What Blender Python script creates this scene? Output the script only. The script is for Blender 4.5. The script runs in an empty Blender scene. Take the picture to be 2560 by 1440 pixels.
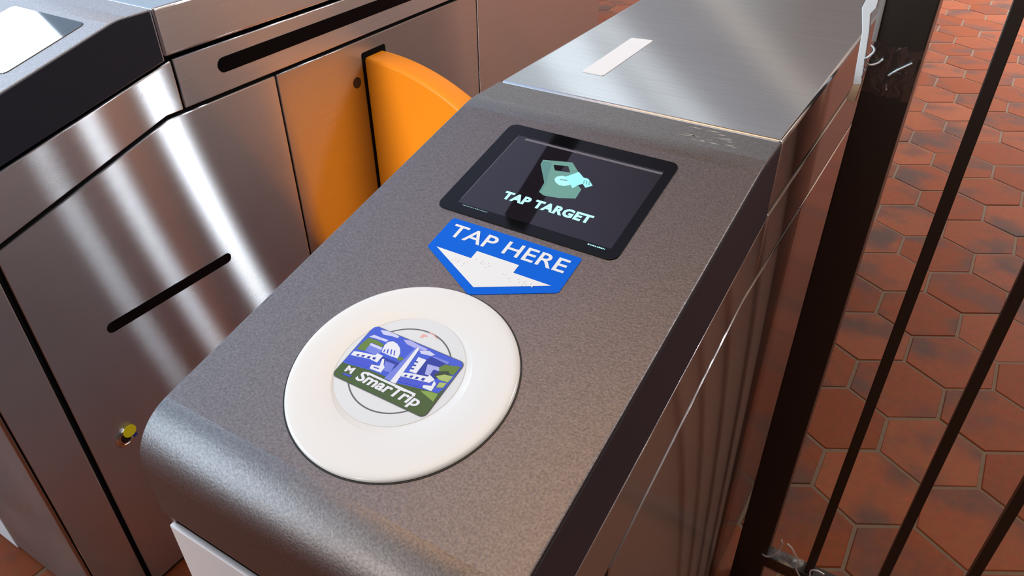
import bpy, bmesh, math, random
from math import sin, cos, pi, radians
from mathutils import Vector, Matrix

scene = bpy.context.scene
COL = scene.collection

# ------------------------------------------------------------------ camera
# working frame: millimetres, camera eye at the origin, y along the gates, z up
EYE = 1.33                                    # eye height over the floor in metres
cam_data = bpy.data.cameras.new('camera')
cam_data.sensor_width = 36.0
cam_data.lens = 1885.98 / 2560 * 36.0
cam_data.clip_start = 0.02
cam = bpy.data.objects.new('camera', cam_data)
COL.objects.link(cam)
ROT = Matrix(((0.85032965, 0.52616833, -0.00929387),
              (-0.30144059, 0.50147606, 0.81095952),
              (0.43136187, -0.68678137, 0.58502845)))
cam.matrix_world = Matrix.Translation((0, 0, EYE)) @ ROT.transposed().to_4x4()
scene.camera = cam

scene.view_settings.view_transform = 'Standard'
scene.view_settings.look = 'None'
scene.view_settings.gamma = 1.0
scene.view_settings.use_curve_mapping = False
scene.view_settings.exposure = 0.0


# ------------------------------------------------------------------ world: daylight hall
def build_world():
    w = bpy.data.worlds.new('daylight_hall')
    scene.world = w
    w.use_nodes = True
    nt = w.node_tree
    nt.nodes.clear()
    out = nt.nodes.new('ShaderNodeOutputWorld')
    bg = nt.nodes.new('ShaderNodeBackground')
    nt.links.new(bg.outputs[0], out.inputs[0])
    tc = nt.nodes.new('ShaderNodeTexCoord')
    last = None
    base = nt.nodes.new('ShaderNodeRGB')
    base.outputs[0].default_value = (*WORLD_BASE, 1)
    last = base.outputs[0]
    for item in WORLD_LOBES:
        d, lo, hi, colr = item[:4]
        dot = nt.nodes.new('ShaderNodeVectorMath')
        dot.operation = 'DOT_PRODUCT'
        nt.links.new(tc.outputs['Generated'], dot.inputs[0])
        dot.inputs[1].default_value = Vector(d).normalized()
        mr = nt.nodes.new('ShaderNodeMapRange')
        mr.interpolation_type = 'SMOOTHSTEP'
        mr.inputs['From Min'].default_value = min(lo, hi)
        mr.inputs['From Max'].default_value = max(lo, hi)
        if lo > hi:
            mr.inputs['To Min'].default_value = 1.0
            mr.inputs['To Max'].default_value = 0.0
        val = dot.outputs['Value']
        if len(item) > 4 and item[5]:              # a rib: a thin band either side of a plane
            ab = nt.nodes.new('ShaderNodeMath')
            ab.operation = 'ABSOLUTE'
            nt.links.new(val, ab.inputs[0])
            val = ab.outputs[0]
        nt.links.new(val, mr.inputs['Value'])
        fac = mr.outputs['Result']
        if len(item) > 4:                          # only inside this part of the hall
            md, mlo, mhi = item[4]
            dm = nt.nodes.new('ShaderNodeVectorMath')
            dm.operation = 'DOT_PRODUCT'
            nt.links.new(tc.outputs['Generated'], dm.inputs[0])
            dm.inputs[1].default_value = Vector(md).normalized()
            m2 = nt.nodes.new('ShaderNodeMapRange')
            m2.interpolation_type = 'SMOOTHSTEP'
            m2.inputs['From Min'].default_value = mlo
            m2.inputs['From Max'].default_value = mhi
            nt.links.new(dm.outputs['Value'], m2.inputs['Value'])
            mul = nt.nodes.new('ShaderNodeMath')
            mul.operation = 'MULTIPLY'
            nt.links.new(fac, mul.inputs[0])
            nt.links.new(m2.outputs['Result'], mul.inputs[1])
            fac = mul.outputs[0]
        mx = nt.nodes.new('ShaderNodeMix')
        mx.data_type = 'RGBA'
        mx.blend_type = 'MIX'
        nt.links.new(fac, mx.inputs[0])
        nt.links.new(last, mx.inputs[6])
        mx.inputs[7].default_value = (*colr, 1)
        last = mx.outputs[2]
    nt.links.new(last, bg.inputs['Color'])
    bg.inputs['Strength'].default_value = 1.0


def azel(az, el):
    az, el = radians(az), radians(el)
    return Vector((sin(az) * cos(el), cos(az) * cos(el), sin(el)))


def rib(a, b):
    """normal of the plane that holds two directions of the hall"""
    return azel(*a).cross(azel(*b)).normalized()


AHEAD = ((-0.38, 0.87, 0.31), 0.88, 0.95)
WORLD_BASE = (0.40, 0.36, 0.33)
WORLD_LOBES = [
    ((-0.55, -0.82, 0.28), 0.45, 0.92, (1.25, 1.20, 1.15)),  # open entrance behind
    ((1.0, -0.25, 0.15), 0.15, 0.75, (0.06, 0.048, 0.042)),  # dim side
    ((0.80, 0.58, 0.20), 0.84, 0.975, (1.0, 0.70, 0.54)),    # added warm glow, right and ahead, brightens the far gate's strip
    ((0.15, 1.0, 0.25), 0.78, 0.97, (0.32, 0.27, 0.26)),     # ahead
    ((0.42, 0.64, 0.64), 0.84, 0.98, (1.45, 1.10, 0.88)),    # warm lit vault ahead
    ((0.45, 0.30, 0.84), 0.88, 0.99, (0.70, 0.76, 0.88)),    # cool skylight overhead
    ((-0.18, 0.55, 0.80), 0.86, 0.985, (0.20, 0.135, 0.10)),  # dark vault ribs
    ((-0.62, 0.25, 0.74), 0.84, 0.98, (0.66, 0.67, 1.0)),  # cool vault on the left
    ((-0.20, 0.06, 0.97), 0.90, 0.995, (2.2, 1.48, 0.90)),  # warm vault straight overhead
    ((-0.62, 0.75, 0.25), 0.88, 0.99, (0.85, 0.95, 1.02)),   # open end ahead
    (-rib((-17.2, 14.6), (-10.0, 20.3)), -0.006, 0.012, (0.36, 0.34, 0.36), AHEAD, False),   # vault edge ahead
    (rib((-17.2, 14.6), (-10.0, 20.3)), 0.012, 0.006, (0.95, 0.84, 0.72), AHEAD, True),
    (rib((-22.5, 18.8), (-18.9, 21.8)), 0.020, 0.012, (1.15, 1.22, 1.27), AHEAD, True),
    (-rib((-25.0, 19.0), (-21.8, 21.6)), -0.006, 0.006, (0.70, 0.77, 0.83), AHEAD, False),
    (rib((-28.0, 18.2), (-25.1, 21.6)), 0.034, 0.026, (1.5, 1.65, 1.75), AHEAD, True),
    ((-0.92, -0.10, 0.30), 0.55, 0.95, (0.78, 1.06, 1.42)),  # open entrance on the left
    ((-0.80, -0.55, 0.24), 0.89, 0.988, (2.7, 3.5, 4.2)),     # bright doorway, left and behind
]
build_world()


def area(name, pos, target, sx, sy, watts, colr, roll=None):
    l = bpy.data.lights.new(name, 'AREA')
    l.shape = 'RECTANGLE'
    l.size, l.size_y = sx, sy
    l.energy = watts
    l.color = colr
    o = bpy.data.objects.new(name, l)
    COL.objects.link(o)
    o.location = pos
    z = (Vector(pos) - Vector(target)).normalized()
    x = Vector(roll or (1, 0, 0))
    x = (x - z * x.dot(z)).normalized()
    y = z.cross(x)
    o.rotation_euler = Matrix((x, y, z)).transposed().to_euler()
    return o


SKY_K = 0.022
# skylight strips of the hall (their streaks show on the brushed steel)
REF = Vector((-1.055, 0.62, 0.72))
for ly, wid, pw in ((0.497, 0.24, 185), (0.420, 0.20, 66), (0.360, 0.24, 36)):
    lx = 0.62 * math.sqrt(1 - ly * ly)
    lz = math.sqrt(1 - ly * ly - lx * lx)
    d = Vector((lx, ly, lz))
    tang = Vector((0, 1, 0)) - d * ly
    s = area('skylight_strip', REF + d * 12, REF, wid, 1.8, pw * SKY_K, (0.80, 0.92, 1.0), tang)
    s.data.spread = radians(20)
# bright window of the side hall
area('side_window_daylight', (-8.0, 2.02, 4.20), (0.0, 2.02, 4.20), 1.5, 1.3, 34, (0.86, 0.94, 1.0), (0, 1, 0))
# daylight over the far floor
far = area('far_daylight', (2.2, 8.2, 5.5), (0.9, 5.8, 0.0), 3.0, 3.0, 125, (0.94, 0.95, 1.08))
far.data.spread = radians(46)
# added lamp behind the eye, a narrow beam that brightens the flap
flap_fill = area('flap_fill_lamp', (-1.3, -4.2, 2.7), (-0.92, 1.13, 0.55), 0.8, 0.8, 2.7, (1.0, 0.96, 0.9))
flap_fill.data.spread = radians(14)


# ------------------------------------------------------------------ materials
def new_mat(name):
    m = bpy.data.materials.new(name)
    m.use_nodes = True
    nt = m.node_tree
    return m, nt, nt.nodes['Principled BSDF']


def plain(name, colr, rough=0.5, metal=0.0, spec=0.5, emit=None, coat=0.0):
    m, nt, b = new_mat(name)
    b.inputs['Base Color'].default_value = (*colr, 1)
    b.inputs['Roughness'].default_value = rough
    b.inputs['Metallic'].default_value = metal
    b.inputs['Specular IOR Level'].default_value = spec
    if coat:
        b.inputs['Coat Weight'].default_value = coat
        b.inputs['Coat Roughness'].default_value = 0.05
    if emit:
        b.inputs['Emission Color'].default_value = (*colr, 1)
        b.inputs['Emission Strength'].default_value = emit
    return m


def brushed(name, colr, grain_dir, along=0.03, across=0.55, soft=0.30, share=0.55, grain=(400, 6, 400)):
    """brushed steel: one lobe drawn out across the grain, one ordinary satin lobe"""
    m = bpy.data.materials.new(name)
    m.use_nodes = True
    nt = m.node_tree
    nt.nodes.clear()
    N = nt.nodes.new
    L = nt.links.new
    out = N('ShaderNodeOutputMaterial')
    tc = N('ShaderNodeTexCoord')
    mp = N('ShaderNodeMapping')
    mp.inputs['Scale'].default_value = grain
    L(tc.outputs['Object'], mp.inputs[0])
    n = N('ShaderNodeTexNoise')
    n.inputs['Scale'].default_value = 1.0
    n.inputs['Detail'].default_value = 3.0
    L(mp.outputs[0], n.inputs['Vector'])
    cr = N('ShaderNodeMix')
    cr.data_type = 'RGBA'
    cr.inputs[6].default_value = (*[c * 0.90 for c in colr], 1)
    cr.inputs[7].default_value = (*[min(1, c * 1.10) for c in colr], 1)
    L(n.outputs['Fac'], cr.inputs[0])
    n2 = N('ShaderNodeTexNoise')
    n2.inputs['Scale'].default_value = 6.0
    n2.inputs['Detail'].default_value = 5.0
    L(tc.outputs['Object'], n2.inputs['Vector'])
    t = N('ShaderNodeCombineXYZ')
    for i in range(3):
        t.inputs[i].default_value = grain_dir[i]
    lobes = []
    for al, ac, vary in ((along, across, 0.0), (soft * soft * 0.55, soft * soft * 1.6, 0.10)):
        g = N('ShaderNodeBsdfAnisotropic')
        g.distribution = 'BECKMANN' if vary == 0 else 'GGX'
        r2 = math.sqrt(al * ac)
        r = math.sqrt(r2)
        g.inputs['Anisotropy'].default_value = 1 - al / r2
        mr = N('ShaderNodeMapRange')
        mr.inputs['From Min'].default_value = 0.3
        mr.inputs['From Max'].default_value = 0.7
        mr.inputs['To Min'].default_value = r * (1 - vary)
        mr.inputs['To Max'].default_value = r * (1 + vary)
        L(n2.outputs['Fac'], mr.inputs['Value'])
        L(mr.outputs[0], g.inputs['Roughness'])
        L(t.outputs[0], g.inputs['Tangent'])
        L(cr.outputs[2], g.inputs['Color'])
        lobes.append(g)
    mx = N('ShaderNodeMixShader')
    mx.inputs[0].default_value = share
    L(lobes[1].outputs[0], mx.inputs[1])
    L(lobes[0].outputs[0], mx.inputs[2])
    L(mx.outputs[0], out.inputs[0])
    return m


def blasted(name, colr, rough):
    """bead blasted steel with a fine pebbled surface"""
    m, nt, b = new_mat(name)
    b.inputs['Metallic'].default_value = 1.0
    b.inputs['Roughness'].default_value = rough
    tc = nt.nodes.new('ShaderNodeTexCoord')
    n = nt.nodes.new('ShaderNodeTexNoise')
    n.inputs['Scale'].default_value = 560.0
    n.inputs['Detail'].default_value = 2.0
    nt.links.new(tc.outputs['Object'], n.inputs['Vector'])
    cr = nt.nodes.new('ShaderNodeMix')
    cr.data_type = 'RGBA'
    mr = nt.nodes.new('ShaderNodeMapRange')
    mr.inputs['From Min'].default_value = 0.32
    mr.inputs['From Max'].default_value = 0.68
    nt.links.new(n.outputs['Fac'], mr.inputs['Value'])
    nt.links.new(mr.outputs[0], cr.inputs[0])
    cr.inputs[6].default_value = (*[c * 0.80 for c in colr], 1)
    cr.inputs[7].default_value = (*[min(1, c * 1.18) for c in colr], 1)
    nt.links.new(cr.outputs[2], b.inputs['Base Color'])
    bp = nt.nodes.new('ShaderNodeBump')
    bp.inputs['Strength'].default_value = 0.17
    bp.inputs['Distance'].default_value = 0.0012
    nt.links.new(n.outputs['Fac'], bp.inputs['Height'])
    nt.links.new(bp.outputs[0], b.inputs['Normal'])
    return m


def floor_material():
    m, nt, b = new_mat('terracotta')
    at = nt.nodes.new('ShaderNodeAttribute')
    at.attribute_name = 'tile'
    sep = nt.nodes.new('ShaderNodeSeparateColor')
    nt.links.new(at.outputs['Color'], sep.inputs[0])
    tc = nt.nodes.new('ShaderNodeTexCoord')
    # every tile has its own fired flash, shifted by its random number
    off = nt.nodes.new('ShaderNodeVectorMath')
    off.operation = 'MULTIPLY_ADD'
    nt.links.new(at.outputs['Color'], off.inputs[0])
    off.inputs[1].default_value = (40, 40, 40)
    nt.links.new(tc.outputs['Object'], off.inputs[2])
    n1 = nt.nodes.new('ShaderNodeTexNoise')
    n1.inputs['Scale'].default_value = 6.0
    n1.inputs['Detail'].default_value = 2.5
    nt.links.new(off.outputs[0], n1.inputs['Vector'])
    mr = nt.nodes.new('ShaderNodeMapRange')
    mr.interpolation_type = 'SMOOTHSTEP'
    mr.inputs['From Min'].default_value = 0.44
    mr.inputs['From Max'].default_value = 0.74
    nt.links.new(n1.outputs['Fac'], mr.inputs['Value'])
    ramp = nt.nodes.new('ShaderNodeValToRGB')
    ramp.color_ramp.elements[0].color = (0.28, 0.062, 0.015, 1)
    ramp.color_ramp.elements[1].color = (0.38, 0.108, 0.042, 1)
    nt.links.new(sep.outputs[0], ramp.inputs[0])
    mx = nt.nodes.new('ShaderNodeMix')
    mx.data_type = 'RGBA'
    nt.links.new(mr.outputs[0], mx.inputs[0])
    nt.links.new(ramp.outputs[0], mx.inputs[6])
    mx.inputs[7].default_value = (0.135, 0.070, 0.05, 1)
    n2 = nt.nodes.new('ShaderNodeTexNoise')
    n2.inputs['Scale'].default_value = 60.0
    n2.inputs['Detail'].default_value = 6.0
    nt.links.new(tc.outputs['Object'], n2.inputs['Vector'])
    m2 = nt.nodes.new('ShaderNodeMix')
    m2.data_type = 'RGBA'
    m2.blend_type = 'MULTIPLY'
    m2.inputs[0].default_value = 0.45
    nt.links.new(mx.outputs[2], m2.inputs[6])
    nt.links.new(n2.outputs['Color'], m2.inputs[7])
    gm = nt.nodes.new('ShaderNodeMix')
    gm.data_type = 'RGBA'
    gm.blend_type = 'ADD'
    gm.inputs[0].default_value = 0.0
    nt.links.new(m2.outputs[2], gm.inputs[6])
    nt.links.new(gm.outputs[2], b.inputs['Base Color'])
    b.inputs['Roughness'].default_value = 0.5
    b.inputs['Specular IOR Level'].default_value = 0.15
    bp = nt.nodes.new('ShaderNodeBump')
    bp.inputs['Strength'].default_value = 0.25
    bp.inputs['Distance'].default_value = 0.004
    n3 = nt.nodes.new('ShaderNodeTexNoise')
    n3.inputs['Scale'].default_value = 22.0
    n3.inputs['Detail'].default_value = 5.0
    nt.links.new(tc.outputs['Object'], n3.inputs['Vector'])
    nt.links.new(n3.outputs['Fac'], bp.inputs['Height'])
    nt.links.new(bp.outputs[0], b.inputs['Normal'])
    return m


def painted(name, colr, rough):
    m, nt, b = new_mat(name)
    tc = nt.nodes.new('ShaderNodeTexCoord')
    n = nt.nodes.new('ShaderNodeTexNoise')
    n.inputs['Scale'].default_value = 90.0
    n.inputs['Detail'].default_value = 3.0
    nt.links.new(tc.outputs['Object'], n.inputs['Vector'])
    mx = nt.nodes.new('ShaderNodeMix')
    mx.data_type = 'RGBA'
    mx.inputs[6].default_value = (*[c * 0.8 for c in colr], 1)
    mx.inputs[7].default_value = (*[c * 1.2 for c in colr], 1)
    nt.links.new(n.outputs['Fac'], mx.inputs[0])
    nt.links.new(mx.outputs[2], b.inputs['Base Color'])
    b.inputs['Roughness'].default_value = rough
    bp = nt.nodes.new('ShaderNodeBump')
    bp.inputs['Strength'].default_value = 0.12
    bp.inputs['Distance'].default_value = 0.0006
    nt.links.new(n.outputs['Fac'], bp.inputs['Height'])
    nt.links.new(bp.outputs[0], b.inputs['Normal'])
    return m


def clear_tape(name, lo=0.09, hi=0.4):
    m = bpy.data.materials.new(name)
    m.use_nodes = True
    nt = m.node_tree
    nt.nodes.clear()
    out = nt.nodes.new('ShaderNodeOutputMaterial')
    tr = nt.nodes.new('ShaderNodeBsdfTransparent')
    gl = nt.nodes.new('ShaderNodeBsdfGlossy')
    gl.inputs['Roughness'].default_value = 0.12
    mx = nt.nodes.new('ShaderNodeMixShader')
    fr = nt.nodes.new('ShaderNodeLayerWeight')
    fr.inputs['Blend'].default_value = 0.25
    mr = nt.nodes.new('ShaderNodeMapRange')
    mr.inputs['To Min'].default_value = lo
    mr.inputs['To Max'].default_value = hi
    nt.links.new(fr.outputs['Fresnel'], mr.inputs['Value'])
    nt.links.new(mr.outputs[0], mx.inputs[0])
    nt.links.new(tr.outputs[0], mx.inputs[1])
    nt.links.new(gl.outputs[0], mx.inputs[2])
    nt.links.new(mx.outputs[0], out.inputs[0])
    tc = nt.nodes.new('ShaderNodeTexCoord')
    n = nt.nodes.new('ShaderNodeTexNoise')
    n.inputs['Scale'].default_value = 55.0
    n.inputs['Detail'].default_value = 2.0
    n.inputs['Distortion'].default_value = 1.5
    nt.links.new(tc.outputs['Object'], n.inputs['Vector'])
    bp = nt.nodes.new('ShaderNodeBump')
    bp.inputs['Strength'].default_value = 0.3
    bp.inputs['Distance'].default_value = 0.003
    nt.links.new(n.outputs['Fac'], bp.inputs['Height'])
    nt.links.new(bp.outputs[0], gl.inputs['Normal'])
    nt.links.new(bp.outputs[0], fr.inputs['Normal'])
    return m


M = {
    'near_side': brushed('brushed_steel_shaded', (0.44, 0.40, 0.38), (0, 1, 0), 0.008, 0.60, 0.22, 0.45),  # same brushed steel darkened, shade of the near gate put into its colour
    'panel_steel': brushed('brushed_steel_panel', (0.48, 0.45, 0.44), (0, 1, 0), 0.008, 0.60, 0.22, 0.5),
    'side_steel': brushed('brushed_steel_side', (0.66, 0.63, 0.64), (0, 1, 0), 0.008, 0.60, 0.24, 0.55),  # same brushed steel lightened, brightness of the far side put into its colour
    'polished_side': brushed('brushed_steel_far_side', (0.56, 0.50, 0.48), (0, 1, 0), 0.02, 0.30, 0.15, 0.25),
    'top_steel': brushed('brushed_steel_top', (0.56, 0.56, 0.57), (1, 0, 0), 0.008, 0.011, 0.15, 0.5, (6, 400, 400)),
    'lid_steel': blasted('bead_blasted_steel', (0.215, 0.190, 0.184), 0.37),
    'lid_lit': blasted('bead_blasted_steel_far', (0.46, 0.47, 0.50), 0.56),  # same lid steel lightened and cooled, daylight on the far lid painted in
    'trim': plain('dark_trim', (0.028, 0.029, 0.040), 0.42, spec=0.22),
    'front_steel': plain('pale_front_steel', (0.70, 0.65, 0.65), 0.45, 0.3),
    'front_brown': brushed('brushed_steel_front', (0.50, 0.46, 0.44), (1, 0, 0), 0.03, 0.3, 0.3, 0.4, (6, 400, 400)),
    'core': plain('dark_recess', (0.004, 0.004, 0.004), 0.8, 0, 0.1),
    'orange': plain('orange_plastic', (1.0, 0.30, 0.012), 0.42, spec=0.3),
    'smoked': plain('smoked_glass', (0.006, 0.004, 0.004), 0.08, spec=0.18),
    'black': plain('black_rubber', (0.006, 0.006, 0.007), 0.35),
    'bezel': plain('display_bezel_black', (0.004, 0.004, 0.0045), 0.05, spec=0.2),
    'screen': plain('display_screen', (0.014, 0.011, 0.015), 0.02),
    'screen_edge': plain('display_edge', (0.16, 0.14, 0.15), 0.25),
    'teal': plain('screen_teal', (0.10, 0.24, 0.20), 0.3, emit=0.42),
    'teal2': plain('screen_dark_teal', (0.07, 0.19, 0.17), 0.3, emit=0.42),
    'mint': plain('screen_mint', (0.30, 0.62, 0.60), 0.3, emit=0.55),
    'aqua': plain('screen_aqua', (0.24, 0.62, 0.66), 0.3, emit=0.55),
    'text_aqua': plain('screen_text', (0.36, 0.80, 0.78), 0.3, emit=0.62),
    'print_dim': plain('screen_dim_text', (0.20, 0.36, 0.36), 0.3, emit=0.4),
    'far_screen': plain('far_display_glass', (0.006, 0.006, 0.008), 0.04, spec=0.8),
    'sign_blue': plain('sign_blue', (0.0, 0.12, 0.66), 0.45, spec=0.1),
    'sign_white': plain('sign_white', (0.82, 0.81, 0.79), 0.4),
    'disc_white': plain('target_white', (0.83, 0.79, 0.74), 0.22, coat=0.3),
    'disc_grey': plain('target_pale_grey', (0.74, 0.74, 0.73), 0.3),
    'ring_grey': plain('target_ring', (0.12, 0.12, 0.13), 0.4),
    'pink': plain('target_pink_mark', (0.85, 0.42, 0.40), 0.5),
    'c_sky': plain('print_sky_blue', (0.045, 0.10, 0.62), 0.3),
    'c_cloud': plain('print_cloud', (0.62, 0.62, 0.86), 0.3),
    'c_lilac': plain('print_lilac', (0.42, 0.43, 0.78), 0.3),
    'c_peri': plain('print_periwinkle', (0.17, 0.22, 0.70), 0.3),
    'c_white': plain('print_white', (0.80, 0.80, 0.84), 0.3),
    'c_blue': plain('print_blue', (0.05, 0.08, 0.60), 0.3),
    'c_navy': plain('print_navy', (0.012, 0.035, 0.33), 0.3),
    'c_green': plain('print_green', (0.12, 0.21, 0.025), 0.3),
    'c_dark': plain('print_dark_green', (0.03, 0.05, 0.025), 0.3),
    'c_lime': plain('print_lime', (0.40, 0.50, 0.14), 0.3),
    'c_lime2': plain('print_field', (0.22, 0.36, 0.06), 0.3),
    'c_ground': plain('print_ground', (0.05, 0.10, 0.018), 0.3),
    'chrome': plain('chrome', (0.8, 0.8, 0.8), 0.12, 1.0),
    'yellow': plain('yellow_sticker', (0.80, 0.62, 0.01), 0.5),
    'navy_mark': plain('navy_mark', (0.02, 0.025, 0.20), 0.5),
    'paper': plain('white_label', (0.86, 0.82, 0.80), 0.5),
    'scuff': plain('scuff', (0.42, 0.38, 0.33), 0.6, 0.5),
    'paint': painted('brown_paint', (0.014, 0.0085, 0.0055), 0.34),
    'strip_white': plain('white_plastic', (0.90, 0.93, 0.93), 0.35),
    'strip_grey': plain('grey_plastic', (0.30, 0.28, 0.26), 0.4),
    'tan': plain('tan_tip', (0.62, 0.44, 0.28), 0.6),
    'tape': clear_tape('clear_tape'),
    'rail_tape': clear_tape('clear_rail_tape', 0.08, 0.5),
    'tape_fold': clear_tape('clear_tape_fold', 0.45, 0.9),
    'wire': plain('bare_wire', (0.72, 0.68, 0.66), 0.3, 0.35),
    'floor': floor_material(),
    'grout': painted('grout', (0.175, 0.108, 0.062), 0.8),
    'plate': plain('pale_plate', (0.75, 0.80, 0.86), 0.4),
}


# ------------------------------------------------------------------ mesh helpers (millimetres in, metres out)
SL_A = 0.220028                                # slope of the reader face
CA, SA, HH = cos(SL_A), sin(SL_A), 436.2


def W(p):
    return Vector((p[0] / 1000, p[1] / 1000, EYE + p[2] / 1000))


def SP(x, t, n=0.0):
    """point on the sloping reader face: x across, t up the slope, n above it"""
    return (x, t * CA + (HH - n) * SA, t * SA + (n - HH) * CA)


def obj(name, bm, mats, parent=None, smooth=None, label=None):
    if not isinstance(mats, (list, tuple)):
        mats = [mats]
    bmesh.ops.recalc_face_normals(bm, faces=bm.faces)
    if parent is not None:
        p = parent
        off = Vector(p.location)
        while p.parent:
            p = p.parent
            off += Vector(p.location)
        bmesh.ops.translate(bm, verts=bm.verts, vec=-off)
    if smooth is not None:
        lim = radians(smooth)
        for f in bm.faces:
            f.smooth = f.calc_area() < 0.0045 and len(f.verts) < 9   # broad flats stay truly flat
        for e in bm.edges:
            if len(e.link_faces) != 2 or e.calc_face_angle(0) > lim:
                e.smooth = False
    me = bpy.data.meshes.new(name)
    bm.to_mesh(me)
    bm.free()
    for m in mats:
        me.materials.append(M[m])
    o = bpy.data.objects.new(name, me)
    COL.objects.link(o)
    if parent is not None:
        o.parent = parent
    if label:
        o['label'] = label
    return o


def thing(name, label, cat, loc, group=None):
    o = bpy.data.objects.new(name, None)
    o.empty_display_size = 0.05
    COL.objects.link(o)
    o.location = loc
    o['label'] = label
    o['category'] = cat
    if group:
        o['group'] = group
    return o


def tag(o, label, cat, group=None):
    o['label'] = label
    o['category'] = cat
    if group:
        o['group'] = group
    return o


def prism(bm, pts, f0, f1, mi=0, bev=0.0, seg=2):
    """closed outline swept from f0(p) to f1(p)"""
    a = [bm.verts.new(W(f0(p))) for p in pts]
    b = [bm.verts.new(W(f1(p))) for p in pts]
    n = len(pts)
    fs = [bm.faces.new(a), bm.faces.new(b[::-1])]
    for i in range(n):
        fs.append(bm.faces.new((a[i], b[i], b[(i + 1) % n], a[(i + 1) % n])))
    for f in fs:
        f.material_index = mi
    if bev:
        ed = list({e for f in fs for e in f.edges if e.calc_face_angle(0) > 0.6 or not e.is_manifold})
        bmesh.ops.recalc_face_normals(bm, faces=fs)
        ed = list({e for f in fs for e in f.edges if e.calc_face_angle(0) > 0.6})
        bmesh.ops.bevel(bm, geom=ed, offset=bev / 1000, segments=seg, profile=0.5, affect='EDGES')
    return fs


def yz(bm, pts, x0, x1, **k):
    return prism(bm, pts, lambda p: (x0, p[0], p[1]), lambda p: (x1, p[0], p[1]), **k)


def xz(bm, pts, y0, y1, **k):
    return prism(bm, pts, lambda p: (p[0], y0, p[1]), lambda p: (p[0], y1, p[1]), **k)


def xy(bm, pts, z0, z1, **k):
    return prism(bm, pts, lambda p: (p[0], p[1], z0), lambda p: (p[0], p[1], z1), **k)


def slab(bm, pts, n0, n1, **k):
    return prism(bm, pts, lambda p: SP(p[0], p[1], n0), lambda p: SP(p[0], p[1], n1), **k)


def rect(x0, x1, y0, y1):
    return [(x0, y0), (x1, y0), (x1, y1), (x0, y1)]


def fillet(pts, radii, seg=8):
    out = []
    n = len(pts)
    for i, p in enumerate(pts):
        r = radii[i] if isinstance(radii, (list, tuple)) else radii
        if r <= 0:
            out.append(p)
            continue
        P = Vector(p)
        A = (Vector(pts[i - 1]) - P).normalized()
        B = (Vector(pts[(i + 1) % n]) - P).normalized()
        ang = A.angle(B)
        tl = r / math.tan(ang / 2)
        c = P + (A + B).normalized() * (r / sin(ang / 2))
        v0 = (P + A * tl) - c
        v1 = (P + B * tl) - c
        a0 = math.atan2(v0.y, v0.x)
        da = math.atan2(v1.y, v1.x) - a0
        while da > pi:
            da -= 2 * pi
        while da < -pi:
            da += 2 * pi
        for k in range(seg + 1):
            t = a0 + da * k / seg
            out.append((c.x + r * cos(t), c.y + r * sin(t)))
    return out


def circle(cx, cy, r, n=64):
    return [(cx + r * cos(2 * pi * i / n), cy + r * sin(2 * pi * i / n)) for i in range(n)]


def capsule(x0, x1, yc, r, n=10):
    a = [(x1 - r + r * cos(t), yc + r * sin(t)) for t in [(-pi / 2 + pi * i / n) for i in range(n + 1)]]
    b = [(x0 + r + r * cos(t), yc + r * sin(t)) for t in [(pi / 2 + pi * i / n) for i in range(n + 1)]]
    return a + b


def lathe(bm, profile, place, n=96, mi=0):
    """profile (r, h) revolved; place(u, v, h) gives the point"""
    rings = []
    for r, h in profile:
        if r < 1e-6:
            rings.append([bm.verts.new(W(place(0, 0, h)))])
        else:
            rings.append([bm.verts.new(W(place(r * cos(2 * pi * i / n), r * sin(2 * pi * i / n), h))) for i in range(n)])
    for a, b in zip(rings, rings[1:]):
        for i in range(n):
            j = (i + 1) % n
            vs = [a[i % len(a)], a[j % len(a)], b[j % len(b)], b[i % len(b)]]
            vs = list(dict.fromkeys(vs))
            if len(vs) > 2:
                f = bm.faces.new(vs)
                f.material_index = mi


def tube(bm, pts, r, n=8, sub=5):
    P = [Vector(p) for p in pts]
    path = []
    for i in range(len(P) - 1):
        p0, p1, p2, p3 = P[max(i - 1, 0)], P[i], P[i + 1], P[min(i + 2, len(P) - 1)]
        for k in range(sub):
            t = k / sub
            path.append(0.5 * ((2 * p1) + (-p0 + p2) * t + (2 * p0 - 5 * p1 + 4 * p2 - p3) * t * t + (-p0 + 3 * p1 - 3 * p2 + p3) * t ** 3))
    path.append(P[-1])
    rings = []
    for i, c in enumerate(path):
        d = (path[min(i + 1, len(path) - 1)] - path[max(i - 1, 0)]).normalized()
        u = d.cross(Vector((0.3, 0.9, 0.2))).normalized()
        v = d.cross(u)
        rings.append([bm.verts.new(W(c + u * (r * cos(2 * pi * k / n)) + v * (r * sin(2 * pi * k / n)))) for k in range(n)])
    for a, b in zip(rings, rings[1:]):
        for k in range(n):
            bm.faces.new((a[k], a[(k + 1) % n], b[(k + 1) % n], b[k]))
    bm.faces.new(rings[0])
    bm.faces.new(rings[-1][::-1])


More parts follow.
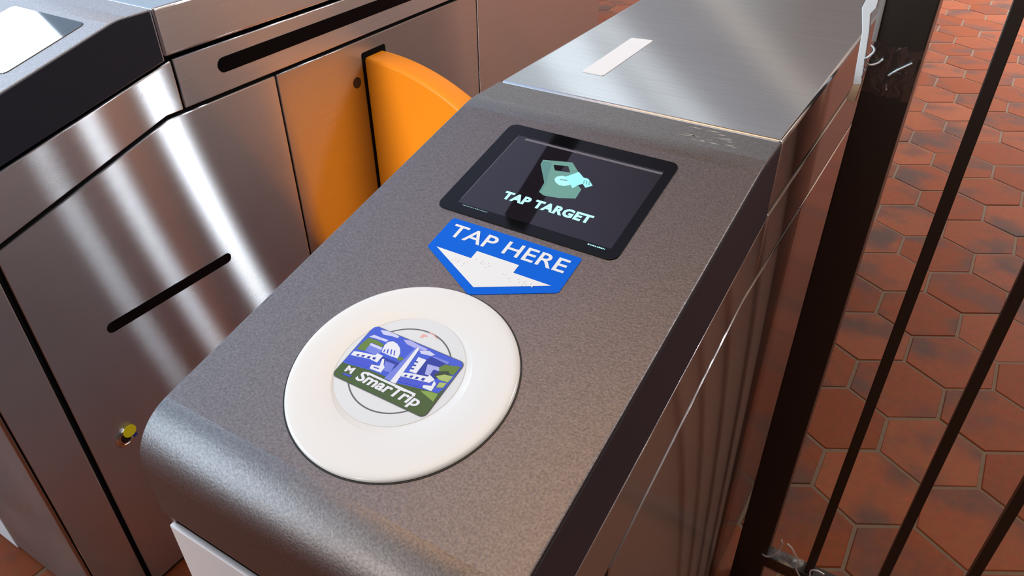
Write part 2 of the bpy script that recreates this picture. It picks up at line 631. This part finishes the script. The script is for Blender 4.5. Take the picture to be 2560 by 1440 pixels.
def text_shapes(bm, body, x0, x1, t0, t1, n0, n1, mi=0, shear=0.0, bold=0.0, space=1.0):
    """flat lettering fitted into a box on the reader face, with a little thickness"""
    cu = bpy.data.curves.new('lettering', 'FONT')
    cu.body = body
    cu.shear = shear
    cu.offset = bold
    cu.space_character = space
    cu.fill_mode = 'FRONT'
    cu.resolution_u = 4
    o = bpy.data.objects.new('lettering_tmp', cu)
    COL.objects.link(o)
    dg = bpy.context.evaluated_depsgraph_get()
    me = bpy.data.meshes.new_from_object(o.evaluated_get(dg))
    bpy.data.objects.remove(o)
    bpy.data.curves.remove(cu)
    xs = [v.co.x for v in me.vertices]
    ys = [v.co.y for v in me.vertices]
    ax, bx, ay, by = min(xs), max(xs), min(ys), max(ys)
    vs = [bm.verts.new(W(SP(x0 + (v.co.x - ax) / (bx - ax) * (x1 - x0),
                            t0 + (v.co.y - ay) / (by - ay) * (t1 - t0), n1))) for v in me.vertices]
    fs = []
    for p in me.polygons:
        try:
            f = bm.faces.new([vs[i] for i in p.vertices])
            f.material_index = mi
            fs.append(f)
        except ValueError:
            pass
    bpy.data.meshes.remove(me)
    up = (W(SP(0, 0, n0)) - W(SP(0, 0, n1)))
    r = bmesh.ops.extrude_face_region(bm, geom=fs)
    nv = [g for g in r['geom'] if isinstance(g, bmesh.types.BMVert)]
    bmesh.ops.translate(bm, verts=nv, vec=up)
    for g in r['geom']:
        if isinstance(g, bmesh.types.BMFace):
            g.material_index = mi


# printed shapes on the reader face: name, colour, outline (x across, t up the slope, mm)
CARD = [
    ('cloud', 'cloud', [(-330.4,244.4),(-323.9,246.3),(-317.3,246.3),(-312.8,245.7),(-312.5,243.7),(-319.0,243.1),(-325.3,241.6)]),
    ('cloud', 'cloud', [(-334.4,235.1),(-331.9,238.3),(-325.3,238.4),(-318.3,239.0),(-318.6,236.6),(-322.9,236.4),(-328.4,235.9)]),
    ('cloud', 'lilac', [(-307.7,244.4),(-301.7,246.1),(-293.8,245.2),(-284.9,244.9),(-285.2,243.0),(-294.2,241.4),(-302.6,241.9)]),
    ('cloud', 'cloud', [(-290.1,241.1),(-282.8,244.1),(-276.4,242.8),(-278.8,240.6),(-287.0,239.1)]),
    ('tree', 'green', [(-334.2,233.8),(-327.7,235.0),(-318.0,233.7),(-318.8,231.1),(-328.9,231.3),(-328.5,222.5),(-335.3,221.0),(-335.7,226.2)]),
    ('building', 'peri', [(-329.2,230.7),(-320.3,230.8),(-316.8,230.7),(-316.2,222.5),(-328.5,222.5)]),
    ('roof', 'cloud', [(-329.2,230.7),(-317.8,230.9),(-317.6,228.5),(-328.7,228.5)]),
    ('dome', 'white', [(-316.7,229.4),(-318.0,233.7),(-317.2,237.5),(-314.2,239.5),(-309.7,239.0),(-305.3,236.6),(-302.1,232.8),(-300.7,227.6),(-306.7,227.1),(-315.8,227.2)]),
    ('dome_rib', 'blue', [(-315.4,230.4),(-314.5,230.5),(-313.7,227.7),(-314.9,227.7)]),
    ('dome_rib', 'blue', [(-313.3,231.6),(-312.4,231.9),(-310.5,227.9),(-311.8,227.9)]),
    ('dome_rib', 'blue', [(-310.7,232.5),(-309.7,232.6),(-307.2,228.3),(-308.5,228.3)]),
    ('dome_rib', 'blue', [(-308.0,232.9),(-306.9,232.9),(-304.4,228.6),(-305.4,228.5)]),
    ('wall', 'navy', [(-312.5,224.0),(-297.0,224.7),(-295.8,218.5),(-300.7,219.1),(-314.5,220.3),(-312.0,222.4)]),
    ('bush', 'green', [(-300.6,229.5),(-297.8,230.0),(-295.8,228.4),(-298.8,226.1),(-300.9,227.2)]),
    ('arcade', 'white', [(-336.2,218.5),(-330.7,220.1),(-318.2,222.5),(-318.0,224.8),(-312.6,224.7),(-312.8,217.6),(-320.6,217.8),(-336.1,214.4)]),
    ('arch', 'navy', [(-331.9,217.4),(-329.5,218.0),(-330.1,216.2),(-332.3,215.9)]),
    ('arch', 'navy', [(-327.8,218.5),(-325.3,219.0),(-325.7,217.1),(-328.1,216.8)]),
    ('arch', 'navy', [(-322.9,219.6),(-320.4,220.1),(-320.8,218.0),(-323.2,217.7)]),
    ('arch', 'navy', [(-318.6,220.5),(-316.2,221.0),(-316.1,218.8),(-318.4,218.6)]),
    ('water', 'blue', [(-336.0,212.2),(-313.7,217.2),(-313.9,210.9),(-335.7,208.4)]),
    ('building', 'peri', [(-308.2,221.6),(-299.0,222.1),(-297.7,214.2),(-303.7,213.8)]),
    ('train', 'white', [(-311.2,221.9),(-309.7,222.7),(-307.0,218.2),(-304.6,216.4),(-304.2,211.3),(-314.5,210.6),(-315.4,214.2),(-308.9,215.8)]),
    ('window', 'blue', [(-312.4,213.5),(-308.0,214.1),(-307.7,213.0),(-312.3,212.5)]),
    ('obelisk_shade', 'peri', [(-294.1,243.2),(-291.5,242.0),(-292.7,208.2),(-298.6,208.2)]),
    ('obelisk', 'white', [(-293.2,243.5),(-290.8,242.1),(-287.9,208.0),(-292.8,207.9)]),
    ('tower', 'white', [(-286.9,235.6),(-279.7,235.9),(-279.1,222.3),(-285.4,221.8)]),
    ('window', 'navy', [(-286.7,231.6),(-284.3,232.0),(-284.2,230.6),(-286.7,230.3)]),
    ('window', 'navy', [(-286.3,228.4),(-283.8,228.8),(-283.7,227.4),(-286.3,227.0)]),
    ('window', 'navy', [(-285.9,225.2),(-283.3,225.6),(-283.3,224.2),(-285.8,223.9)]),
    ('building', 'navy', [(-279.7,236.9),(-278.0,240.1),(-262.0,240.7),(-261.1,233.9),(-263.6,223.5),(-279.4,222.1)]),
    ('roof', 'peri', [(-278.4,240.1),(-274.3,241.5),(-262.3,241.8),(-262.5,239.3)]),
    ('column', 'lilac', [(-276.6,233.2),(-265.5,234.7),(-265.4,231.4),(-269.7,231.0),(-269.2,225.0),(-273.2,224.7)]),
    ('tree', 'green', [(-267.1,234.4),(-264.8,238.2),(-254.5,241.3),(-252.8,241.3),(-253.1,233.1),(-259.2,232.7),(-264.2,230.7)]),
    ('shrub', 'dark', [(-266.8,226.9),(-263.7,232.2),(-258.6,234.7),(-255.1,231.8),(-263.4,225.3)]),
    ('hill', 'lime', [(-264.5,226.8),(-259.7,230.8),(-252.7,231.9),(-253.4,226.0),(-260.3,225.1)]),
    ('water', 'blue', [(-288.6,213.5),(-264.7,219.7),(-259.7,223.8),(-259.4,218.6),(-267.4,213.9),(-287.9,210.5)]),
    ('arcade', 'white', [(-288.6,218.8),(-283.1,220.8),(-269.8,223.7),(-269.1,225.8),(-263.4,223.6),(-265.5,219.7),(-288.3,215.3)]),
    ('arch', 'navy', [(-286.1,218.1),(-284.2,218.6),(-284.6,216.5),(-286.6,216.1)]),
    ('arch', 'navy', [(-281.9,219.2),(-279.8,219.7),(-280.1,217.5),(-282.2,217.0)]),
    ('arch', 'navy', [(-277.4,220.2),(-275.3,220.6),(-275.5,218.4),(-277.6,217.9)]),
    ('arch', 'navy', [(-272.6,221.2),(-270.3,221.7),(-270.5,219.3),(-272.8,218.9)]),
    ('train', 'white', [(-263.4,222.9),(-260.4,221.0),(-259.8,214.3),(-267.9,214.1),(-268.2,216.2),(-262.5,218.1)]),
    ('hill', 'lime', [(-259.0,223.3),(-253.6,225.1),(-254.0,220.4),(-258.7,218.5)]),
    ('field', 'lime2', [(-267.5,211.0),(-261.0,213.4),(-253.9,214.4),(-253.4,207.3)]),
    ('emblem_box', 'blue', [(-330.0,198.6),(-322.1,199.4),(-323.1,197.7),(-330.2,197.2)]),
]
GROUND = [(-336.9,206.1),(-312.5,209.6),(-299.2,210.0),(-288.4,208.6),(-266.7,213.0),(-254.6,214.9),(-252.7,220.6),(-252.6,224.7)]
ICON = [
    ('gate_symbol', 'teal', [(-319.2,482.8),(-291.4,489.5),(-280.1,479.4),(-274.9,464.3),(-265.6,457.9),(-264.6,444.7),(-279.1,439.5),(-293.0,437.4),(-299.5,440.2),(-301.4,453.5),(-318.0,475.9)]),
    ('gate_shade', 'teal2', [(-318.1,480.8),(-309.1,482.4),(-299.9,454.1),(-298.0,441.8),(-299.1,441.3),(-301.1,453.6),(-317.2,476.2)]),
    ('symbol_window', 'screen', [(-306.2,479.6),(-292.5,483.1),(-286.3,475.5),(-301.0,472.9)]),
    ('target_symbol', 'mint', [(-295.3,461.7),(-295.1,465.2),(-291.1,468.5),(-285.4,468.6),(-279.9,464.2),(-278.1,459.6),(-281.9,456.2),(-287.2,455.5),(-292.5,458.1)]),
    ('card_symbol', 'aqua', [(-288.0,467.5),(-279.2,479.1),(-269.6,472.1),(-270.0,464.4),(-273.7,456.1),(-278.8,460.9)]),
    ('hand_symbol', 'aqua', [(-275.0,468.0),(-272.1,473.4),(-266.5,473.4),(-258.6,466.3),(-263.4,461.2),(-268.0,465.3),(-271.1,462.2)]),
]


# ------------------------------------------------------------------ floor of hexagonal terracotta tiles
def build_floor():
    rnd = random.Random(7)
    bm = bmesh.new()
    lay = bm.loops.layers.color.new('tile')
    side, gap, ch, dep = 120.6, 4.2, 2.5, 3.0
    dx, dy = side * math.sqrt(3), side * 1.5
    cx0, cy0 = 184.5, 1512.2
    for j in range(-11, 46):
        for i in range(-22, 20):
            cx = cx0 + (i + (0.5 if j % 2 else 0.0)) * dx
            cy = cy0 + j * dy
            if not (-4200 < cx < 3600 and -300 < cy < 9400):
                continue
            ro = (side - gap)
            ri = ro - ch
            tilt = (rnd.uniform(-.8, .8), rnd.uniform(-.8, .8), rnd.uniform(-.6, .6))
            top, low = [], []
            for k in range(6):
                a = radians(90 + 60 * k)
                z = -1330 + tilt[2] + tilt[0] * cos(a) + tilt[1] * sin(a)
                top.append(bm.verts.new(W((cx + ri * cos(a), cy + ri * sin(a), z))))
                low.append(bm.verts.new(W((cx + ro * cos(a), cy + ro * sin(a), z - dep))))
            c = (rnd.random(), rnd.random(), rnd.random(), 1)
            fs = [bm.faces.new(top)]
            for k in range(6):
                fs.append(bm.faces.new((low[k], low[(k + 1) % 6], top[(k + 1) % 6], top[k])))
            for f in fs:
                for lp in f.loops:
                    lp[lay] = c
    f = bm.faces.new([bm.verts.new(W(p + (-1332.2,))) for p in rect(-4300, 3700, -400, 9500)])
    f.material_index = 1
    # floor going on beyond the tiles that are drawn one by one
    for r in (rect(-20000, -4150, -12000, 24000), rect(3550, 20000, -12000, 24000),
              rect(-4150, 3550, -12000, -270), rect(-4150, 3550, 9350, 24000)):
        f = bm.faces.new([bm.verts.new(W(p + (-1331.6,))) for p in r])
        for lp in f.loops:
            lp[lay] = (0.5, 0.5, 0.5, 1)
    o = obj('floor', bm, ['floor', 'grout'])
    o['kind'] = 'structure'


build_floor()


# ------------------------------------------------------------------ fare gates
def seam_a(y):
    return -387.0 - 0.213 * max(0, 702 - y)


def seam_b(y):
    return -470.0 - 0.262 * max(0, 665 - y)


def gate_shell(root, x0, x1, lid_mat, steel, far_mat, front_mat, top=-306.0, fall=0.2237):
    Y0, Y1 = 178.0, 2215.0
    crease = 688.0
    # sloping lid with rolled nose
    prof = fillet([(crease, top), (630.3, top), (Y0, top - fall * 452.3), (Y0, seam_a(Y0) + 1), (702, seam_a(702) + 1), (crease, seam_a(crease) + 1)],
                  [0, 110, 46, 0, 0, 0], 22)
    prof = [p for p in prof if p[0] <= crease + 0.01]
    bm = bmesh.new()
    yz(bm, prof, x0, x1, bev=1.3)
    obj('lid', bm, lid_mat, root, 32)
    # dark side trims of the lid
    tp = fillet([(crease - 3, top - 3), (630.3, top - 3), (Y0 + 3, top - 2.4 - fall * 452.3), (Y0 + 3, seam_a(Y0) + 2), (crease - 3, seam_a(crease) + 2)],
                [0, 110, 44, 0, 0], 14)
    for xa, xb in ((x0 - 1.0, x0 + 2), (x1 - 2, x1 + 1.0)):
        bm = bmesh.new()
        yz(bm, tp, xa, xb)
        obj('side_trim', bm, 'trim', root)
    # flat top behind the crease
    bm = bmesh.new()
    yz(bm, rect(crease + 2.5, Y1, -384.5, top), x0, x1, bev=4.2, seg=4)
    for f in bm.faces:
        f.material_index = 0 if f.normal.z > 0.5 else 1
    obj('top_panel', bm, ['top_steel', steel], root, 32)
    # side skins
    for sx, xa, xb in ((-1, x0, x0 + 5), (1, x1 - 5, x1)):
        def skin(name, pts, mat):
            b = bmesh.new()
            yz(b, pts, xa, xb, bev=1.4)
            return obj(name, b, mat, root, 32)
        skin('side_strip', [(Y0 + 4, seam_a(Y0) - 4), (697, seam_a(697) - 4), (697, -470), (665, -470), (Y0 + 4, seam_b(Y0 + 4))], steel)
        skin('side_strip', rect(701, Y1 - 4, -470, -391), steel)
        skin('door_panel', [(357, seam_b(357) - 7), (665, -477), (891.5, -477), (891.5, -1322), (357, -1322)], steel)
        skin('side_panel', rect(895.5, 1533, -1322, -477), far_mat)
        skin('side_panel', rect(1537, Y1 - 4, -1322, -477), far_mat)
        skin('corner_panel', [(272, seam_b(272) - 7), (348, seam_b(348) - 7), (348, -1322), (272, -1322)], steel)
    # front skin: upright under the nose, then cut back to the foot
    bm = bmesh.new()
    fp = [(Y0 + .5, -514), (Y0 + .5, -600), (264, -700), (264, -1322)]
    bp = [(Y0 + 6, -514), (Y0 + 6, -598), (270, -698), (270, -1322)]
    yz(bm, fp + bp[::-1], x0 + 1, x1 - 1, bev=1.2)
    obj('front_panel', bm, front_mat, root, 32)
    # inner frame seen as the dark gaps
    bm = bmesh.new()
    yz(bm, [(Y0 + 7, seam_a(Y0) - 6), (690, -394), (Y1 - 8, -388), (Y1 - 8, -1330), (271, -1330), (271, -700), (Y0 + 7, -602)], x0 + 4.5, x1 - 4.5)
    obj('frame', bm, 'core', root)


def build_near_gate():
    x0, x1 = -446.0, -131.0
    xc = (x0 + x1) / 2
    root = thing('fare_gate', 'metal fare gate in the foreground with a blue arrow sticker and a white tap target', 'fare gate',
                 (xc / 1000, 0.178, 0), 'fare gates')
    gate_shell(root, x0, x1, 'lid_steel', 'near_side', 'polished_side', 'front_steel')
    # ---- display
    bm = bmesh.new()
    slab(bm, fillet(rect(-378.9, -198.3, 387.4, 524.6), 9, 6), -2.0, 0.9, bev=0.7)
    disp = obj('display', bm, 'bezel', root, 40, 'black framed display showing a green symbol and tap target')
    bm = bmesh.new()
    slab(bm, rect(-361.5, -208.0, 399.5, 508.5), 0.5, 1.0)
    obj('screen', bm, 'screen', disp)
    bm = bmesh.new()
    slab(bm, rect(-352, -208.4, 503.6, 506.4), 0.5, 1.06)
    slab(bm, rect(-361.4, -360.9, 405, 505), 0.5, 1.06)
    obj('screen_edge', bm, 'screen_edge', disp)
    bm = bmesh.new()
    cols = ['teal', 'teal2', 'screen', 'mint', 'aqua']
    for k, (nm, c, pts) in enumerate(ICON):
        slab(bm, pts, 1.0, 1.08 + 0.03 * k, mi=cols.index(c))
    # reader slots and fingers of the picture
    slab(bm, [(-290.5, 463.2), (-283.5, 464.6), (-283.2, 463.6), (-290.2, 462.2)], 1.0, 1.3, mi=1)
    for q in range(3):
        x = -269.5 + 2.6 * q
        slab(bm, [(x, 470.5), (x + 0.7, 470.3), (x + 2.6, 465.5), (x + 1.9, 465.5)], 1.0, 1.32, mi=1)
    obj('screen_symbol', bm, cols, disp)
    bm = bmesh.new()
    text_shapes(bm, 'TAP TARGET', -327.6, -238.4, 419.3, 430.2, 1.0, 1.12, shear=0.0, bold=0.045, space=1.08)
    obj('screen_lettering', bm, 'text_aqua', disp)
    rnd = random.Random(3)
    for xa, xb, t, h, mt in ((-355, -328.6, 397.4, 0.8, 'print_dim'), (-228.2, -212.4, 396.6, 1.2, 'text_aqua')):
        bm = bmesh.new()
        x = xa
        while x < xb:
            w = rnd.uniform(0.5, 1.6)
            slab(bm, rect(x, min(x + w, xb), t, t + h * rnd.uniform(0.7, 1.1)), 0.9, 1.1)
            x += w + rnd.uniform(0.4, 0.8)
        obj('screen_fine_print', bm, mt, disp)
    # ---- blue arrow sticker
    bm = bmesh.new()
    slab(bm, fillet([(-353.8, 380.3), (-353.9, 340.2), (-289.6, 307.0), (-224.2, 338.8), (-224.4, 380.6)], [3.5, 3, 4, 3, 2.5], 5), -0.5, 0.5)
    sign = obj('arrow_sticker', bm, 'sign_blue', root, None, 'blue sticker with white lettering and a white arrow')
    bm = bmesh.new()
    slab(bm, [(-345.9, 342.9), (-310.2, 342.9), (-310.2, 352.3), (-268.6, 352.3), (-268.6, 342.9), (-233.2, 342.9), (-290, 315.6)], 0.4, 0.8)
    obj('arrow', bm, 'sign_white', sign)
    bm = bmesh.new()
    text_shapes(bm, 'TAP HERE', -346.2, -231.2, 358.9, 374.2, 0.4, 0.75, bold=0.011, space=1.02)
    obj('lettering', bm, 'sign_white', sign)
    bm = bmesh.new()
    dots = []
    for cx, cy, pat in ((-324.5, 337.2, '245'), (-318.5, 337.2, '12'), (-312.5, 337.2, '1234'), (-305.5, 343.5, '1'), (-299.5, 343.5, '125'), (-293.5, 343.5, '135'),
                        (-276, 338, '14'), (-269, 338, '26'), (-261, 338, '15'), (-255, 338, '1235'), (-249, 338, '15')):
        for ch in pat:
            q = int(ch) - 1
            dots.append((cx + (q // 3) * 2.4, cy - (q % 3) * 2.4))
    for (x, t) in dots:
        lathe(bm, [(0.75, 0.7), (0.65, 1.05), (0.35, 1.25), (0, 1.3)], lambda u, v, h, x=x, t=t: SP(x + u, t + v, h), 10)
    obj('braille', bm, 'sign_white', sign, 60)
    # ---- round tap target
    cx, ct, R = -290.3, 218.2, 88.0
    pl = lambda u, v, h: SP(cx + u, ct + v, h)
    bm = bmesh.new()
    lathe(bm, [(R, -1.0), (R, 1.4), (R - 0.8, 2.6), (R - 2.5, 3.2), (R - 6, 3.4), (53.2, 3.4), (52.4, 3.1), (51.8, 2.6), (0, 2.6)], pl, 128)
    tgt = obj('tap_target', bm, 'disc_white', root, 40, 'round white plate with a pale grey centre')
    bm = bmesh.new()
    lathe(bm, [(R + 1.4, -0.5), (R + 1.4, 0.35), (R - 0.5, 0.35)], pl, 128)
    obj('gasket', bm, 'black', tgt)
    cx2, ct2 = -293.5, 220.4
    p2 = lambda u, v, h: SP(cx2 + u, ct2 + v, h)
    bm = bmesh.new()
    lathe(bm, [(49.6, 2.5), (49.6, 2.9), (0, 2.9)], p2, 96)
    obj('centre_plate', bm, 'disc_grey', tgt, 40)
    bm = bmesh.new()
    lathe(bm, [(39.3, 2.85), (39.3, 3.0), (38.2, 3.0), (38.2, 2.85)], p2, 96)
    obj('ring', bm, 'ring_grey', tgt)
    bm = bmesh.new()
    slab(bm, [(-297.5, 255.5), (-294.5, 256.4), (-292.2, 255.2), (-294.6, 254.2), (-296.2, 251.8), (-298.0, 252.5)], 2.8, 3.02)
    slab(bm, [(-293.6, 259.8), (-288.5, 259.0), (-284.0, 256.6), (-284.4, 256.2), (-289.0, 258.2), (-293.8, 259.0)], 2.8, 3.03)
    obj('pink_mark', bm, 'pink', tgt)
    # printed travel card picture in the centre
    names = ['c_sky', 'c_ground', 'c_cloud', 'c_lilac', 'c_peri', 'c_white', 'c_blue', 'c_navy', 'c_green', 'c_dark', 'c_lime', 'c_lime2', 'ring_grey']
    ix = {n[2:]: i for i, n in enumerate(names)}
    bm = bmesh.new()
    L, Rr, B, T = -337.4, -251.8, 193.6, 246.2
    slab(bm, fillet(rect(L - 0.5, Rr + 0.5, B - 0.5, T + 0.5), 4.6, 6), 2.8, 3.25, mi=12)
    slab(bm, fillet(rect(L, Rr, B, T), 4.2, 6), 3.0, 3.40, mi=0)
    g = GROUND + [(Rr, 226), (Rr, 200)]
    g = g[:-2] + [(Rr, 225.5)]
    low = fillet([(Rr, B + 20), (Rr, B), (L, B), (L, B + 12)], [0, 4.2, 4.2, 0], 6)
    slab(bm, g[:-1] + low, 3.1, 3.46, mi=1)
    for k, (nm, c, pts) in enumerate(CARD):
        pts = [(min(max(x, L), Rr), min(max(t, B), T)) for x, t in pts]
        slab(bm, pts, 3.2, 3.50 + 0.004 * k, mi=ix[c])
    text_shapes(bm, 'SmarTrip', -318.6, -261.4, 194.9, 207.0, 3.2, 3.80, mi=5, shear=0.2, bold=0.028, space=1.0)
    slab(bm, [(-313.0, 207.4), (-268.4, 207.4), (-268.9, 205.6), (-311.6, 205.6)], 3.2, 3.79, mi=5)
    text_shapes(bm, 'M', -330.8, -324.0, 200.2, 206.0, 3.2, 3.80, mi=5, bold=0.03)
    obj('card_picture', bm, names, tgt, None, 'printed picture of a blue and green travel card')
    # ---- bits on the flat top
    bm = bmesh.new()
    xy(bm, fillet([(-380, 761), (-353, 761), (-353.5, 905), (-381.5, 901)], 2.5, 4), -306.3, -305.3)
    obj('blank_label', bm, 'paper', root, None, 'blank white label')
    bm = bmesh.new()
    rnd = random.Random(11)
    for k in range(16):
        x = rnd.uniform(-215, -140)
        t = rnd.uniform(560, 583)
        w, h = rnd.uniform(2, 9), rnd.uniform(0.5, 1.5)
        a = rnd.uniform(-0.4, 0.4)
        zt = lambda xx, tt: (xx, tt * CA + HH * SA, 0)
        y = 652 + (t - 560) * 1.2
        q = [(x - w * cos(a), y - w * sin(a) * .5), (x, y + h), (x + w * cos(a), y + w * sin(a) * .5), (x, y - h)]
        xy(bm, q, -306.6, -305.85)
    obj('scuff_marks', bm, 'scuff', root)
    return root


def build_far_gate():
    x0, x1 = -1365.0, -1055.0
    root = thing('fare_gate', 'metal fare gate across the aisle with an orange flap in its side', 'fare gate',
                 ((x0 + x1) / 2000, 0.264, 0), 'fare gates')
    gate_shell(root, x0, x1, 'lid_lit', 'side_steel', 'panel_steel', 'front_brown', -311.5, 0.25)
    # display on its reader face
    far_face = lambda p, n: (p[0], p[1], -311.5 - 0.25 * (630.3 - p[1]) + n)
    bm = bmesh.new()
    prism(bm, fillet(rect(-1274, -1092, 474, 607), 9, 6), lambda p: far_face(p, -2.0), lambda p: far_face(p, 0.9), bev=0.7)
    disp = obj('display', bm, 'far_screen', root, 40)
    bm = bmesh.new()
    prism(bm, rect(-1258, -1104, 486, 592), lambda p: far_face(p, 0.5), lambda p: far_face(p, 0.96))
    obj('screen', bm, 'far_screen', disp)
    # slot in the front door
    bm = bmesh.new()
    yz(bm, capsule(456, 710, -758, 9.5), x1 - 1, x1 + 0.5)
    obj('slot', bm, 'smoked', root, None, 'long black rounded slot')
    # sensor window in the upper strip
    bm = bmesh.new()
    yz(bm, capsule(779, 1480, -426, 12.5), x1 - 1, x1 + 0.5)
    obj('sensor_window', bm, 'smoked', root, None, 'long dark glass sensor window')
    bm = bmesh.new()
    yz(bm, circle(1097, -556, 11.5, 28), x1 - 1, x1 + 0.4)
    obj('sensor_hole', bm, 'black', root)
    # opening and orange flap
    bm = bmesh.new()
    yz(bm, fillet(rect(1119, 1193, -1062, -502.5), 5, 4), x1 - 1, x1 + 0.5)
    obj('flap_opening', bm, 'core', root)
    R = 470.0
    arc = [(-1060 + R * sin(a), -984 + R * cos(a)) for a in [radians(1.2 + 34.5 * k / 14) for k in range(15)]]
    tip = arc[-1]
    pts = [(-1062, -1052)] + [(-1062, -514.5)] + arc + [(tip[0] + 14, tip[1] - 22), (tip[0] + 16, tip[1] - 60), (-800, -1030), (-830, -1052)]
    bm = bmesh.new()
    xz(bm, pts, 1128, 1187, bev=7, seg=4)
    obj('flap', bm, 'orange', root, 40, 'orange plastic barrier flap')
    # lock
    bm = bmesh.new()
    pl = lambda u, v, h: (x1 + h, 415 + u, -967 + v)
    lathe(bm, [(17.5, -1), (17.5, 2.5), (16, 4.2), (12.5, 4.6), (11.5, 3.2), (0, 3.2)], pl, 40)
    lock = obj('lock', bm, 'chrome', root, 35, 'round chrome lock')
    bm = bmesh.new()
    lathe(bm, [(9.0, 3.0), (9.0, 4.4), (0, 4.4)], pl, 30)
    yz(bm, rect(413.8, 416.2, -973, -961), x1 + 4.2, x1 + 4.7)
    obj('key_barrel', bm, 'black', lock, 35)
    bm = bmesh.new()
    yz(bm, circle(424, -957.5, 12, 28), x1 + 4.4, x1 + 5.2)
    obj('sticker', bm, 'yellow', lock, None, 'yellow round sticker')
    bm = bmesh.new()
    yz(bm, [(424, -969), (433, -968), (435, -974), (427, -975)], x1 + 4.4, x1 + 5.4)
    obj('sticker_mark', bm, 'navy_mark', lock)
    # pale plate at its far foot
    bm = bmesh.new()
    yz(bm, rect(262, 900, -1329, -1120), x0 - 130, x0 - 1, bev=3)
    obj('kick_plate', bm, 'plate', root, 32, 'pale plate at the foot')
    return root


build_near_gate()
build_far_gate()

# dark beam of the vault, mirrored in the display
_bm = bmesh.new()
xy(_bm, rect(-1905, -1815, 2000, 4400), 2270, 2400)
_o = obj('trim_1', _bm, 'core')
_o['kind'] = 'structure'



# ------------------------------------------------------------------ brown metal fence
def build_fence():
    fy = 930.0
    root = thing('metal_fence', 'dark brown metal fence of thin upright bars beside the foreground gate', 'fence', (-0.0765, 0.955, 0))
    bm = bmesh.new()
    xy(bm, rect(-103, -50, fy, fy + 52), -1330, -120, bev=2.0, seg=2)
    obj('post', bm, 'paint', root, 40)
    for x in (21.5, 128.0, 234.5, 341.0):
        bm = bmesh.new()
        xy(bm, rect(x - 7.2, x + 7.2, fy + 6, fy + 20.4), -1212, -140, bev=1.0)
        obj('bar', bm, 'paint', root, 40)
    for z in (-1190, -118):
        bm = bmesh.new()
        xz(bm, rect(-52, 420, z - 30, z), fy + 1, fy + 27, bev=2.0)
        obj('rail', bm, 'paint', root, 40)
    return root


build_fence()


def build_strip():
    y0, y1 = 922.0, 929.0
    bm = bmesh.new()
    xz(bm, [(-114.5, -205), (-123.0, -238), (-116.6, -263), (-111.8, -323), (-103.2, -321), (-109.2, -262), (-112.5, -243), (-108.5, -236), (-108.0, -205)], y0, y1, bev=0.8)
    o = obj('plastic_strip', bm, 'strip_white', None, 40)
    tag(o, 'white plastic strip with a tan tip taped to the left of the fence post', 'strip')
    bm = bmesh.new()
    xz(bm, [(-111.8, -323.2), (-114.8, -340), (-112, -344), (-107, -344), (-105, -342), (-103.2, -321.4)], y0 - 0.5, y1 + 0.5, bev=1.0)
    obj('tip', bm, 'tan', o, 40, 'tan tip')
    bm = bmesh.new()
    xz(bm, [(-107.5, -200), (-105.0, -272), (-99.8, -272), (-102.2, -200)], 924, 929.5, bev=0.6)
    o = obj('grey_strip', bm, 'strip_grey', None, 40)
    tag(o, 'narrow grey strip against the fence post behind the white strip', 'strip')


build_strip()


def build_tape():
    root = thing('clear_tape', 'crinkled clear tape wrapped round the dark fence post', 'tape', (-0.0765, 0.93, EYE - 0.30))
    rnd = random.Random(5)
    bm = bmesh.new()
    nx, nz = 14, 8
    loop = [(-105 + 57 * i / nx, 928.2) for i in range(nx + 1)] + [(-48.4, 928.2 + 55 * i / 6) for i in range(1, 7)]
    grid = []
    for k in range(nz + 1):
        row = []
        for i, (x, y) in enumerate(loop):
            z = -273 - 57 * k / nz - 3.0 * i / nx
            w = rnd.uniform(0, 1.2)
            row.append(bm.verts.new(W((x + (w if i > nx else 0), y - (w if i <= nx else 0), z + rnd.uniform(-1, 1) * (1 if 0 < k < nz else 2)))))
        grid.append(row)
    for a, b in zip(grid, grid[1:]):
        for i in range(len(a) - 1):
            bm.faces.new((a[i], a[i + 1], b[i + 1], b[i]))
    obj('tape_band', bm, 'tape', root, 80)
    for pts, r in (([(-104, 924, -276), (-99, 922, -280), (-102, 921, -287), (-106, 922, -292), (-100, 922, -297), (-92, 923, -294), (-88, 925, -289)], 1.5),
                   ([(-78, 926, -307), (-73, 925, -301), (-66, 925, -295), (-58, 926, -289)], 1.3),
                   ([(-77.5, 926, -318), (-76, 925.5, -323)], 1.6),
                   ([(-106, 923, -300), (-103, 922, -306), (-105, 923, -313)], 1.2)):
        bm = bmesh.new()
        tube(bm, pts, r, 7, 5)
        obj('tape_fold', bm, 'tape_fold', root, 60)


build_tape()


def build_rail_tape():
    bm = bmesh.new()
    xz(bm, rect(-48, 11, -1221.2, -1188.8), 929.6, 958.4, bev=2.2)
    o = obj('clear_tape', bm, 'rail_tape', None, 40)
    tag(o, 'shiny clear tape wrapped round the bottom rail beside the fence post', 'tape')


build_rail_tape()


def build_wire():
    root = thing('twisted_wire', 'thin bare wire twisted round the foot of the first fence bar', 'wire', (0.0, 0.925, EYE - 1.19))
    for pts in ([(-35, 925, -1124), (-32.5, 925, -1131), (-33, 925, -1142), (-36, 925, -1157), (-42, 925, -1175), (-51, 926, -1184), (-58, 929, -1186)],
                [(-25, 926, -1128), (-16, 926, -1134), (-9, 925, -1142), (-3, 925, -1151), (2, 925, -1164), (1, 925, -1178), (8, 926, -1192), (14, 928, -1200), (26, 928, -1205)],
                [(28, 928, -1206), (26, 926, -1186), (24, 925, -1167), (33, 925, -1160), (45, 926, -1163)]):
        bm = bmesh.new()
        tube(bm, pts, 1.5, 8, 6)
        obj('wire_end', bm, 'wire', root, 60)


build_wire()
